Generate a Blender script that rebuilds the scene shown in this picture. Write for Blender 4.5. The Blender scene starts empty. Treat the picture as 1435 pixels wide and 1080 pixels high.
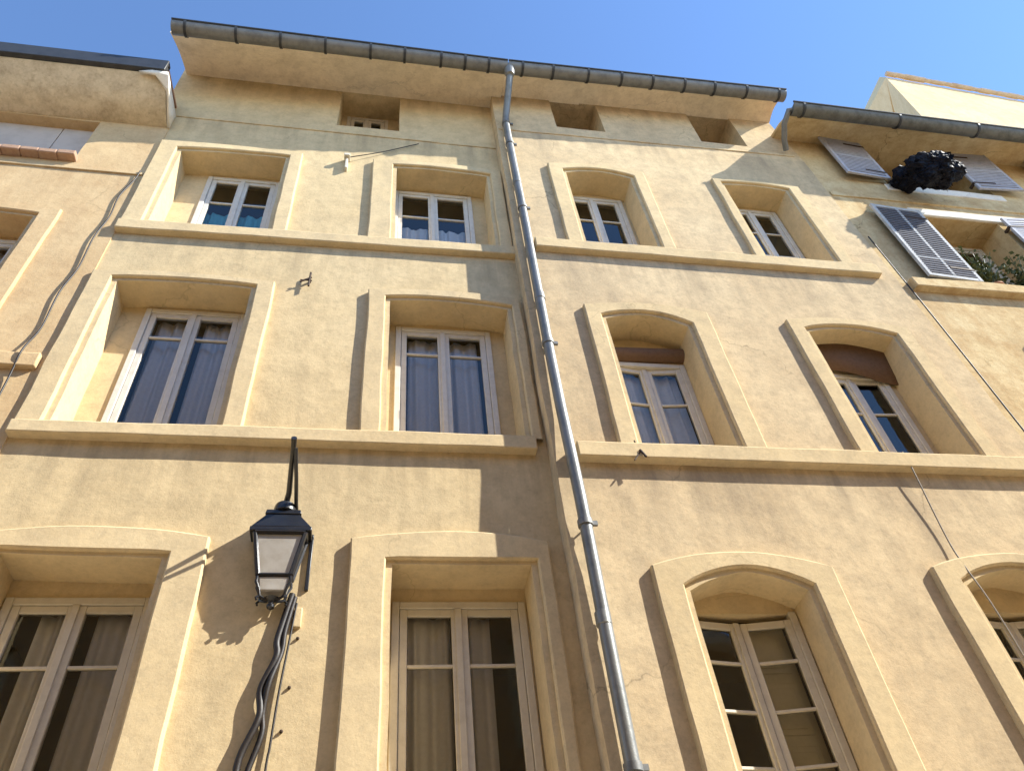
import bpy, math, random
from mathutils import Vector, Matrix, noise
from mathutils.geometry import tessellate_polygon
random.seed(7)
S = bpy.context.scene
COL = S.collection
PI = math.pi
R = math.radians

# ---------------------------------------------------------------- camera, sky, sun, exposure
cam_d = bpy.data.cameras.new("camera"); cam = bpy.data.objects.new("camera", cam_d); COL.objects.link(cam)
cam_d.sensor_width = 36.0; cam_d.lens = 27.09; cam_d.clip_start = 0.05; cam_d.clip_end = 2000
# the facade plane is y = 0, x runs along the street, the eye is at z = 0 and the street at z = -1.6
cam.matrix_world = Matrix.Translation((0, -4.6, 0)) @ Matrix(((0.9842194, -0.04838356, -0.17020928, 0.0),
                                                             (-0.15113308, -0.7301524, -0.66636046, 0.0),
                                                             (-0.09203782, 0.68156915, -0.72594251, 0.0),
                                                             (0, 0, 0, 1)))
S.camera = cam
SUN = Vector((2.3, -1.0, 2.1)).normalized()          # towards the sun
W = bpy.data.worlds.new("World"); S.world = W; W.use_nodes = True
nt = W.node_tree; bg = nt.nodes["Background"]
sky = nt.nodes.new("ShaderNodeTexSky"); sky.sky_type = 'NISHITA'; sky.sun_disc = False
sky.sun_elevation = math.asin(SUN.z); sky.sun_rotation = math.atan2(SUN.x, SUN.y)
sky.air_density = 1.0; sky.dust_density = 0.0; sky.ozone_density = 6.0; sky.altitude = 300
nt.links.new(sky.outputs[0], bg.inputs[0]); bg.inputs[1].default_value = 0.15
sun_d = bpy.data.lights.new("sun", 'SUN'); sun = bpy.data.objects.new("sun", sun_d); COL.objects.link(sun)
sun_d.energy = 4.7; sun_d.angle = R(0.5); sun_d.color = (1.0, 0.975, 0.90)
sun.rotation_euler = SUN.to_track_quat('Z', 'Y').to_euler()
S.view_settings.view_transform = 'Standard'; S.view_settings.look = 'None'
S.view_settings.exposure = 1.22; S.view_settings.gamma = 1.0
S.cycles.max_bounces = 8; S.cycles.transparent_max_bounces = 12

# ---------------------------------------------------------------- materials
def mat(name):
    m = bpy.data.materials.new(name); m.use_nodes = True
    n = m.node_tree.nodes; b = n["Principled BSDF"]
    return m, m.node_tree, b
def N(t, kind, **kw):
    n = t.nodes.new(kind)
    for k, v in kw.items():
        if k in n.inputs: n.inputs[k].default_value = v
        else: setattr(n, k, v)
    return n
def noise_fac(t, scale, detail=6, rough=0.6, stretch=(1, 1, 1), lo=0.35, hi=0.65, off=(0, 0, 0)):
    tc = N(t, "ShaderNodeTexCoord"); mp = N(t, "ShaderNodeMapping")
    mp.inputs['Scale'].default_value = stretch; mp.inputs['Location'].default_value = off
    t.links.new(tc.outputs['Object'], mp.inputs[0])
    nz = N(t, "ShaderNodeTexNoise", Scale=scale, Detail=detail, Roughness=rough)
    t.links.new(mp.outputs[0], nz.inputs['Vector'])
    mr = N(t, "ShaderNodeMapRange"); mr.inputs[1].default_value = lo; mr.inputs[2].default_value = hi
    t.links.new(nz.outputs[0], mr.inputs[0])
    return mr.outputs[0], nz.outputs[0]
def mix(t, fac, a, b, mode='MIX'):
    m = N(t, "ShaderNodeMix", data_type='RGBA', blend_type=mode)
    for sock, v in ((m.inputs[0], fac), (m.inputs[6], a), (m.inputs[7], b)):
        if hasattr(v, 'default_value'): t.links.new(v, sock)
        elif isinstance(v, (int, float)): sock.default_value = v
        else: sock.default_value = (*v, 1)
    return m.outputs[2]
def math_(t, op, a, b):
    m = N(t, "ShaderNodeMath", operation=op)
    for i, v in enumerate((a, b)):
        if hasattr(v, 'default_value'): t.links.new(v, m.inputs[i])
        else: m.inputs[i].default_value = v
    return m.outputs[0]
def plaster(name, ca, cb, stain, stain_amt=0.35, bump=0.5, off=(0, 0, 0), crack=0.25, drips=()):
    m, t, b = mat(name)
    f1, _ = noise_fac(t, 0.9, 7, 0.62, off=off)
    f2, r2 = noise_fac(t, 5.5, 8, 0.65, lo=0.42, hi=0.72, off=off)
    f3, _ = noise_fac(t, 1.6, 6, 0.6, stretch=(1.6, 1.6, 0.35), lo=0.52, hi=0.75, off=off)   # rain streaks
    f4, r4 = noise_fac(t, 38, 5, 0.7, lo=0.3, hi=0.7)
    c = mix(t, f1, ca, cb)
    c = mix(t, math_(t, 'MULTIPLY', f2, stain_amt * 1.0), c, stain)
    f5, _ = noise_fac(t, 16, 9, 0.75, lo=0.50, hi=0.72, off=off)
    c = mix(t, math_(t, 'MULTIPLY', f5, stain_amt * 0.9), c, stain)
    c = mix(t, math_(t, 'MULTIPLY', f3, stain_amt), c, stain)
    c = mix(t, math_(t, 'MULTIPLY', f4, 0.30), c, [min(1, x * 1.25) for x in ca])
    # hairline cracks
    tc = N(t, "ShaderNodeTexCoord"); wn = N(t, "ShaderNodeTexNoise", Scale=3.0, Detail=5.0)
    t.links.new(tc.outputs['Object'], wn.inputs['Vector'])
    wv = N(t, "ShaderNodeVectorMath", operation='MULTIPLY_ADD'); wv.inputs[1].default_value = (0.5, 0.5, 0.5)
    t.links.new(wn.outputs['Color'], wv.inputs[0]); t.links.new(tc.outputs['Object'], wv.inputs[2])
    vo = N(t, "ShaderNodeTexVoronoi", feature='DISTANCE_TO_EDGE', Scale=0.75); t.links.new(wv.outputs[0], vo.inputs['Vector'])
    mr = N(t, "ShaderNodeMapRange"); mr.inputs[1].default_value = 0.0; mr.inputs[2].default_value = 0.007; mr.inputs[3].default_value = 1; mr.inputs[4].default_value = 0
    t.links.new(vo.outputs['Distance'], mr.inputs[0])
    fm, _ = noise_fac(t, 0.8, 3, 0.5, lo=0.50, hi=0.60, off=(off[0] + 4, off[1], off[2] + 2))
    c = mix(t, math_(t, 'MULTIPLY', math_(t, 'MULTIPLY', mr.outputs[0], fm), crack), c, [x * 0.35 for x in stain])
    # rain streaks run down from the ledges at these heights above the street
    if drips:
        sx = N(t, "ShaderNodeSeparateXYZ"); t.links.new(tc.outputs['Object'], sx.inputs[0])
        st, _ = noise_fac(t, 5.0, 6, 0.65, stretch=(1.0, 1.0, 0.10), lo=0.44, hi=0.70, off=off)
        for zl, ln in drips:
            up = N(t, "ShaderNodeMapRange"); up.inputs[1].default_value = zl - ln; up.inputs[2].default_value = zl; t.links.new(sx.outputs[2], up.inputs[0])
            cut = math_(t, 'LESS_THAN', sx.outputs[2], zl)
            c = mix(t, math_(t, 'MULTIPLY', math_(t, 'MULTIPLY', math_(t, 'MULTIPLY', up.outputs[0], cut), st), 0.75), c, stain)
    t.links.new(c, b.inputs['Base Color'])
    b.inputs['Roughness'].default_value = 0.92; b.inputs['Specular IOR Level'].default_value = 0.0
    _, big = noise_fac(t, 2.2, 4, 0.55, off=off); _, mid = noise_fac(t, 14, 6, 0.6); _, fin = noise_fac(t, 75, 5, 0.7)
    h = math_(t, 'ADD', math_(t, 'MULTIPLY', big, 0.45), math_(t, 'ADD', math_(t, 'MULTIPLY', mid, 0.13), math_(t, 'MULTIPLY', fin, 0.07)))
    bp = N(t, "ShaderNodeBump", Strength=bump, Distance=0.05)
    t.links.new(h, bp.inputs['Height']); t.links.new(bp.outputs[0], b.inputs['Normal'])
    return m
def paint(name, c, c2, rough=0.5, scale=14, amt=0.6, metal=0.0, bump=0.15, spec=0.4):
    m, t, b = mat(name)
    f, r = noise_fac(t, scale, 7, 0.7, lo=0.45, hi=0.75)
    t.links.new(mix(t, math_(t, 'MULTIPLY', f, amt), c, c2), b.inputs['Base Color'])
    b.inputs['Roughness'].default_value = rough; b.inputs['Metallic'].default_value = metal
    b.inputs['Specular IOR Level'].default_value = spec
    bp = N(t, "ShaderNodeBump", Strength=bump, Distance=0.01)
    t.links.new(r, bp.inputs['Height']); t.links.new(bp.outputs[0], b.inputs['Normal'])
    return m
def glass(name, tint=(0.93, 0.93, 0.92), boost=1.0, base=0.01):
    m = bpy.data.materials.new(name); m.use_nodes = True; t = m.node_tree
    t.nodes.remove(t.nodes["Principled BSDF"])
    tr = N(t, "ShaderNodeBsdfTransparent"); tr.inputs[0].default_value = (*tint, 1)
    gl = N(t, "ShaderNodeBsdfGlossy", Roughness=0.02); gl.inputs[0].default_value = (0.92, 0.94, 0.92, 1)
    _, r = noise_fac(t, 2.5, 2, 0.5)
    bp = N(t, "ShaderNodeBump", Strength=0.05, Distance=0.05); t.links.new(r, bp.inputs['Height']); t.links.new(bp.outputs[0], gl.inputs['Normal'])
    fr = N(t, "ShaderNodeFresnel", IOR=1.5)
    fac = math_(t, 'ADD', math_(t, 'MULTIPLY', fr.outputs[0], boost), base)
    mx = N(t, "ShaderNodeMixShader"); t.links.new(fac, mx.inputs[0])
    t.links.new(tr.outputs[0], mx.inputs[1]); t.links.new(gl.outputs[0], mx.inputs[2])
    t.links.new(mx.outputs[0], t.nodes["Material Output"].inputs[0])
    return m
def cloth(name, c, tr=0.4):
    m, t, b = mat(name)
    f, r = noise_fac(t, 30, 4, 0.6)
    t.links.new(mix(t, math_(t, 'MULTIPLY', f, 0.3), c, [x * 0.75 for x in c]), b.inputs['Base Color'])
    b.inputs['Roughness'].default_value = 0.95
    return m
M = {}
M['left_plaster'] = plaster("ochre_plaster", (0.65, 0.51, 0.30), (0.58, 0.44, 0.245), (0.33, 0.255, 0.155), 0.55, 0.45, drips=((5.78, 0.9), (8.57, 0.8), (11.27, 0.7), (12.58, 0.6)))
M['right_plaster'] = plaster("ochre_plaster_weathered", (0.65, 0.51, 0.315), (0.56, 0.42, 0.25), (0.30, 0.235, 0.16), 0.62, 0.42, (9, 2, 4), 0.4, ((5.57, 0.9), (8.57, 0.9), (11.5, 0.7), (12.7, 0.5)))
M['surround'] = plaster("surround_render", (0.655, 0.515, 0.305), (0.595, 0.455, 0.258), (0.36, 0.285, 0.185), 0.5, 0.35, (3, 7, 1))
M['peach_plaster'] = plaster("peach_plaster", (0.61, 0.455, 0.26), (0.55, 0.385, 0.205), (0.38, 0.24, 0.125), 0.5, 0.45, (5, 1, 8), 0.4, ((9.7, 0.8), (6.5, 0.8)))
M['peach_cove'] = plaster("cracked_cove_plaster", (0.68, 0.56, 0.38), (0.60, 0.49, 0.33), (0.22, 0.15, 0.085), 0.6, 0.6, (2, 6, 3), 1.0)
M['pale_plaster'] = plaster("pale_yellow_plaster", (0.66, 0.53, 0.31), (0.58, 0.43, 0.225), (0.40, 0.245, 0.115), 0.8, 0.6, (14, 3, 2), 0.6, ((8.4, 1.2), (10.55, 0.6)))
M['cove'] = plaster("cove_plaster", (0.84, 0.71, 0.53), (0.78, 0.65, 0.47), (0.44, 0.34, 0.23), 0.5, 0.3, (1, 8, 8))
M['white_plaster'] = plaster("white_plaster", (0.80, 0.76, 0.68), (0.72, 0.66, 0.56), (0.5, 0.42, 0.3), 0.3)
M['gable'] = plaster("pale_gable_plaster", (0.70, 0.57, 0.36), (0.62, 0.48, 0.28), (0.45, 0.32, 0.17), 0.4)  # pale mottled plaster, used on every face of the gable
M['brick'] = paint("terracotta_sill", (0.40, 0.25, 0.16), (0.30, 0.16, 0.10), 0.9, 22, 0.9)
M['white_wood'] = paint("off_white_window_paint", (0.66, 0.62, 0.54), (0.46, 0.41, 0.34), 0.55, 9, 0.6)
M['cream_wood'] = paint("cream_window_paint", (0.60, 0.54, 0.43), (0.42, 0.36, 0.27), 0.6, 9, 0.6)
M['panel_wood'] = paint("olive_panel_paint", (0.74, 0.69, 0.52), (0.62, 0.57, 0.42), 0.7, 8, 0.7)
M['blind'] = paint("brown_blind", (0.17, 0.10, 0.06), (0.10, 0.06, 0.035), 0.8, 30, 0.8)
M['shutter'] = paint("grey_shutter_paint", (0.44, 0.44, 0.48), (0.30, 0.30, 0.335), 0.85, 12, 0.8, 0.0, 0.15, 0.04)
M['shutter_white'] = paint("white_shutter_paint", (0.50, 0.50, 0.53), (0.38, 0.38, 0.41), 0.85, 12, 0.6, 0.0, 0.15, 0.04)
M['shutter_rail'] = paint("pale_shutter_rail", (0.50, 0.50, 0.49), (0.28, 0.29, 0.27), 0.85, 16, 0.7, 0.0, 0.15, 0.04)
M['zinc'] = paint("weathered_zinc", (0.20, 0.20, 0.19), (0.10, 0.10, 0.10), 0.55, 7, 0.9, 0.35)
M['zinc_dark'] = paint("dark_zinc", (0.045, 0.047, 0.05), (0.02, 0.02, 0.02), 0.5, 9, 0.8, 0.3)
M['zinc_old'] = paint("lichened_zinc", (0.15, 0.15, 0.135), (0.06, 0.06, 0.05), 0.7, 6, 1.0, 0.2, 0.4)
M['pipe'] = paint("galvanised_pipe", (0.215, 0.215, 0.20), (0.12, 0.125, 0.115), 0.42, 5, 1.0, 0.3, 0.35)
M['black_iron'] = paint("black_iron", (0.012, 0.012, 0.014), (0.03, 0.028, 0.025), 0.35, 20, 0.5, 0.0, 0.1, 0.5)
M['rust_iron'] = paint("rusty_iron", (0.06, 0.035, 0.02), (0.03, 0.02, 0.015), 0.8, 40, 0.8)
M['rubber'] = paint("black_cable", (0.018, 0.013, 0.010), (0.04, 0.025, 0.015), 0.5, 30, 0.5)
M['wire'] = paint("grey_wire", (0.25, 0.2, 0.14), (0.12, 0.1, 0.07), 0.6, 30, 0.5)
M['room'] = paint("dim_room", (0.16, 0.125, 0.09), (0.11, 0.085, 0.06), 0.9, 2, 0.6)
M['bag'] = paint("black_plastic", (0.005, 0.005, 0.009), (0.012, 0.012, 0.018), 0.6, 9, 0.5, 0, 0.6, 0.12)
M['leaf'] = paint("leaf_green", (0.075, 0.10, 0.04), (0.03, 0.05, 0.02), 0.55, 30, 0.8)
M['soil'] = paint("soil", (0.05, 0.035, 0.025), (0.03, 0.02, 0.015), 0.95, 40, 0.8)
M['terracotta'] = paint("terracotta_pot", (0.35, 0.16, 0.08), (0.25, 0.11, 0.06), 0.9, 20, 0.7)
M['tile'] = paint("roof_tile", (0.36, 0.20, 0.12), (0.24, 0.14, 0.09), 0.9, 6, 0.9)
M['boarding'] = paint('greyed_boarding', (0.52, 0.45, 0.39), (0.40, 0.34, 0.29), 0.9, 5, 0.8)
M['verge'] = paint('pale_verge_tile', (0.58, 0.47, 0.33), (0.34, 0.23, 0.16), 0.9, 3, 0.8)
M['shutter_slat'] = paint('dark_grey_slats', (0.15, 0.15, 0.165), (0.09, 0.09, 0.10), 0.9, 12, 0.8, 0.0, 0.15, 0.03)
M['pale_roof'] = paint('pale_bounce_roof', (0.56, 0.46, 0.36), (0.44, 0.34, 0.26), 0.9, 4, 0.8)  # unseen roof made pale to bounce sunlight up to the eaves
M['paving'] = paint("stone_paving", (0.50, 0.44, 0.35), (0.40, 0.35, 0.28), 0.9, 3, 0.8)
M['kerb'] = paint("kerb_stone", (0.50, 0.45, 0.37), (0.40, 0.36, 0.29), 0.9, 6, 0.8)
M['glass'] = glass("window_glass")
M['curtain'] = cloth("ivory_curtain", (0.86, 0.84, 0.79))
M['curtain_grey'] = cloth("grey_net_curtain", (0.72, 0.72, 0.74))
M['curtain_sky'] = cloth("sky_reflection_curtain", (0.14, 0.46, 0.54))  # teal stands in for the sky reflected in the panes
m, t, b = mat("opal_lamp_glass")
b.inputs['Base Color'].default_value = (0.55, 0.50, 0.42, 1); b.inputs['Roughness'].default_value = 0.35
b.inputs['Transmission Weight'].default_value = 0.35
f, r = noise_fac(t, 9, 6, 0.6); t.links.new(mix(t, f, (0.62, 0.57, 0.49), (0.48, 0.42, 0.34)), b.inputs['Base Color'])
M['opal'] = m

# ---------------------------------------------------------------- mesh helpers
class MB:
    def __init__(s): s.v = []; s.f = []
    def add(s, vs, fs):
        o = len(s.v); s.v += [tuple(v) for v in vs]; s.f += [tuple(i + o for i in f) for f in fs]; return s
    def box(s, x0, x1, y0, y1, z0, z1, xf=None):
        vs = [Vector((x, y, z)) for z in (z0, z1) for y in (y0, y1) for x in (x0, x1)]
        if xf: vs = [xf(v) for v in vs]
        return s.add(vs, [(0, 2, 3, 1), (4, 5, 7, 6), (0, 1, 5, 4), (2, 6, 7, 3), (0, 4, 6, 2), (1, 3, 7, 5)])
    def tube(s, pts, r, n=8, cap=True):
        pts = [Vector(p) for p in pts]; rs = r if isinstance(r, (list, tuple)) else [r] * len(pts)
        rings = []; prev = None
        for i, p in enumerate(pts):
            d = ((pts[min(i + 1, len(pts) - 1)] - pts[max(i - 1, 0)])).normalized()
            if prev is None:
                u = d.cross(Vector((0, 0, 1)));
                if u.length < 0.05: u = d.cross(Vector((1, 0, 0)))
                u.normalize()
            else: u = (prev - d * prev.dot(d)).normalized()
            prev = u; w = d.cross(u)
            rings.append([p + (u * math.cos(2 * PI * k / n) + w * math.sin(2 * PI * k / n)) * rs[i] for k in range(n)])
        vs = [v for rg in rings for v in rg]; fs = []
        for i in range(len(pts) - 1):
            for k in range(n):
                a = i * n + k; b_ = i * n + (k + 1) % n; fs.append((a, b_, b_ + n, a + n))
        if cap: fs += [tuple(range(n - 1, -1, -1)), tuple(range((len(pts) - 1) * n, len(pts) * n))]
        return s.add(vs, fs)
    def lathe(s, prof, c, n=16):                     # prof: (radius, z)
        vs = []; fs = []
        for (r, z) in prof:
            for k in range(n): vs.append((c[0] + r * math.cos(2 * PI * k / n), c[1] + r * math.sin(2 * PI * k / n), c[2] + z))
        for i in range(len(prof) - 1):
            for k in range(n):
                a = i * n + k; b_ = i * n + (k + 1) % n; fs.append((a, b_, b_ + n, a + n))
        fs += [tuple(range(n - 1, -1, -1)), tuple(range((len(prof) - 1) * n, len(prof) * n))]
        return s.add(vs, fs)
    def frus(s, c, w0, d0, z0, w1, d1, z1):          # square frustum about (cx, cy)
        vs = [(c[0] + sx * w / 2, c[1] + sy * d / 2, z) for (w, d, z) in ((w0, d0, z0), (w1, d1, z1)) for sx, sy in ((-1, -1), (1, -1), (1, 1), (-1, 1))]
        return s.add(vs, [(3, 2, 1, 0), (4, 5, 6, 7), (0, 1, 5, 4), (1, 2, 6, 5), (2, 3, 7, 6), (3, 0, 4, 7)])
    def poly_xz(s, loops, y, flip=False):            # filled polygon (with holes) on plane y, facing -y
        L = [[Vector((p[0], p[1], 0)) for p in lp] for lp in loops]
        flat = [p for lp in loops for p in lp]
        tr = tessellate_polygon(L); fs = []
        for a, b_, c in tr:
            A, B, C_ = flat[a], flat[b_], flat[c]
            cr = (B[0] - A[0]) * (C_[1] - A[1]) - (B[1] - A[1]) * (C_[0] - A[0])
            if abs(cr) < 1e-12: continue
            up = cr > 0
            fs.append((a, b_, c) if up != flip else (a, c, b_))
        return s.add([(p[0], y, p[1]) for p in flat], fs)
    def skirt(s, pts, ya, yb, closed=True):          # wall along an outline from y = ya to y = yb
        n = len(pts); vs = [(p[0], ya, p[1]) for p in pts] + [(p[0], yb, p[1]) for p in pts]
        fs = [(i, (i + 1) % n, (i + 1) % n + n, i + n) for i in range(n if closed else n - 1)]
        return s.add(vs, fs)
    def prof_x(s, prof, x0, x1, dz=0.0, cap=True, dx0=None):   # (y, z) profile swept along x, rising dz
        n = len(prof); vs = [(x0, y, z) for y, z in prof] + [(x1, y, z + dz) for y, z in prof]
        fs = [(i, i + n, (i + 1) % n + n, (i + 1) % n) for i in range(n)]
        if cap:
            tr = tessellate_polygon([[Vector((y, z, 0)) for y, z in prof]])
            fs += [tuple(q) for q in tr] + [tuple(i + n for i in reversed(q)) for q in tr]
        return s.add(vs, fs)
    def build(s, name, m, parent=None, bevel=0, smooth=35):
        me = bpy.data.meshes.new(name); me.from_pydata(s.v, [], s.f); me.materials.append(m)
        import bmesh
        bm = bmesh.new(); bm.from_mesh(me); bmesh.ops.remove_doubles(bm, verts=bm.verts, dist=1e-5)
        (bmesh.ops.recalc_face_normals(bm, faces=bm.faces) if name != 'pane' else None); bm.to_mesh(me); bm.free()
        if smooth:
            me.polygons.foreach_set('use_smooth', [True] * len(me.polygons)); me.set_sharp_from_angle(angle=R(smooth))
        o = bpy.data.objects.new(name, me); COL.objects.link(o)
        if parent:
            o.parent = parent
            off = ROOT.get(parent.name, parent)
            me.transform(Matrix.Translation(-BASE.get(parent.name, Vector())))
            BASE[name_of(o)] = BASE.get(parent.name, Vector())
        if bevel:
            bv = o.modifiers.new("bevel", 'BEVEL'); bv.width = bevel; bv.segments = 2; bv.limit_method = 'ANGLE'; bv.angle_limit = R(40)
        return o
ROOT = {}; BASE = {}
def name_of(o): return o.name
def tag(o, label, cat, group=None, kind=None):
    if label: o['label'] = label
    if cat: o['category'] = cat
    if group: o['group'] = group
    if kind: o['kind'] = kind
    return o
def thing(name, loc, label, cat, group=None):
    o = bpy.data.objects.new(name, None); COL.objects.link(o); o.location = loc; o.empty_display_size = 0.2
    BASE[o.name] = Vector(loc)
    return tag(o, label, cat, group)

def wob(pts, amp=0.006, seg=0.16, closed=True, seed=0.0):
    out = []; n = len(pts)
    for i in range(n if closed else n - 1):
        a = Vector(pts[i]); b_ = Vector(pts[(i + 1) % n]); k = max(1, int((b_ - a).length / seg))
        for j in range(k): out.append(a.lerp(b_, j / k))
    if not closed: out.append(Vector(pts[-1]))
    res = []
    for p in out:
        q = Vector((p.x * 2.3 + seed, p.y * 2.3, seed * 1.7))
        res.append((p.x + amp * noise.noise(q) * 2, p.y + amp * noise.noise(q + Vector((31, 7, 3))) * 2))
    return res
def arch_outline(x0, x1, zb, zt, rise, n=12, ztr=None):   # BL, BR, TR, arch, TL
    ztr = zt if ztr is None else ztr
    pts = [(x0, zb), (x1, zb)]
    for k in range(n + 1):
        u = k / n; x = x1 + (x0 - x1) * u
        pts.append((x, ztr + (zt - ztr) * u + rise * (1 - (2 * u - 1) ** 2)))
    return pts

# ---------------------------------------------------------------- windows
def casement(house, x0, x1, zb, zt, y, bars, wood='white_wood', open_=0.0, curtain=None, fw=0.055, split=0.5, head=True):
    """two-leaf casement: frame (window) > sash, sash, pane, pane, curtain. y is the front face of the frame."""
    f = MB()
    f.box(x0, x0 + fw, y, y + 0.07, zb, zt); f.box(x1 - fw, x1, y, y + 0.07, zb, zt)
    (f.box(x0 + fw, x1 - fw, y + 0.002, y + 0.068, zt - fw, zt) if head else None); f.box(x0 + fw, x1 - fw, y + 0.002, y + 0.068, zb, zb + fw)
    w = f.build('window', M[wood], house, 0.006)
    ix0, ix1, iz0, iz1 = x0 + fw + 0.003, x1 - fw - 0.003, zb + fw + 0.003, zt - fw - 0.003
    mid = ix0 + (ix1 - ix0) * split
    for s_ in (-1, 1):
        a, b_ = (ix0, mid - 0.002) if s_ < 0 else (mid + 0.002, ix1)
        hinge = a if s_ < 0 else b_; ang = open_ * (1 if s_ < 0 else -1)
        c_, sn = math.cos(ang), math.sin(ang)
        def xf(v, h=hinge, c_=c_, sn=sn):
            dx, dy = v.x - h, v.y - y
            return Vector((h + dx * c_ - dy * sn, y + dx * sn + dy * c_, v.z))
        st = 0.052; so, mo = 0.012, 0.05
        m_ = MB(); g = MB()
        ms = 0.060 if s_ < 0 else 0.052
        sa, sb = (st, ms) if s_ < 0 else (ms, st)
        m_.box(a, a + sa, y + so, y + so + 0.045, iz0, iz1, xf); m_.box(b_ - sb, b_, y + so, y + so + 0.045, iz0, iz1, xf)
        m_.box(a + sa, b_ - sb, y + so + 0.002, y + so + 0.043, iz1 - st, iz1, xf); m_.box(a + sa, b_ - sb, y + so + 0.002, y + so + 0.043, iz0, iz0 + 0.07, xf)
        for q in bars:
            z = iz0 + (iz1 - iz0) * q
            m_.box(a + sa, b_ - sb, y + so + 0.004, y + so + 0.038, z - 0.011, z + 0.011, xf)
        if s_ < 0:   # cover strip on the meeting stile
            m_.box(b_ - 0.035, b_ + 0.012, y + so - 0.014, y + so, iz0, iz1, xf)
        g.add([xf(Vector(p)) for p in ((a + sa, y + so + 0.022, iz0 + 0.07), (b_ - sb, y + so + 0.022, iz0 + 0.07), (b_ - sb, y + so + 0.022, iz1 - st), (a + sa, y + so + 0.022, iz1 - st))], [(0, 1, 2, 3)])
        m_.build('sash', M[wood], w, 0.004); g.build('pane', M['glass'], w, smooth=0)
    for (ca, cb, cm, top) in (curtain or []):   # fractions of the width
        cx0 = ix0 + (ix1 - ix0) * ca; cx1 = ix0 + (ix1 - ix0) * cb
        n = max(8, int((cx1 - cx0) / 0.012)); vs = []; fs = []; ph = random.random() * 9
        for i in range(n + 1):
            u = i / n; x = cx0 + (cx1 - cx0) * u
            d = 0.026 * math.sin(x * 38 + ph + 1.2 * math.sin(x * 9)) + 0.010 * math.sin(x * 83 + ph * 2)
            vs += [(x, y + 0.135 + d * 1.3, iz0 - 0.03), (x + 0.01 * math.sin(x * 30), y + 0.135 + d * 0.6, iz0 + (iz1 - iz0) * top)]
        fs = [(2 * i, 2 * i + 2, 2 * i + 3, 2 * i + 1) for i in range(n)]
        MB().add(vs, fs).build('curtain', M[cm], w, smooth=80)
    return w
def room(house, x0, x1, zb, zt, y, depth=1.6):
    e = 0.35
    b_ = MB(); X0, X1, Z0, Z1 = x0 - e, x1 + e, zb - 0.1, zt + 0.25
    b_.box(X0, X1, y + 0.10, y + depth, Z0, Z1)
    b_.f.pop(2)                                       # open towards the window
    return b_.build('room', M['room'], house, smooth=0)

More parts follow.
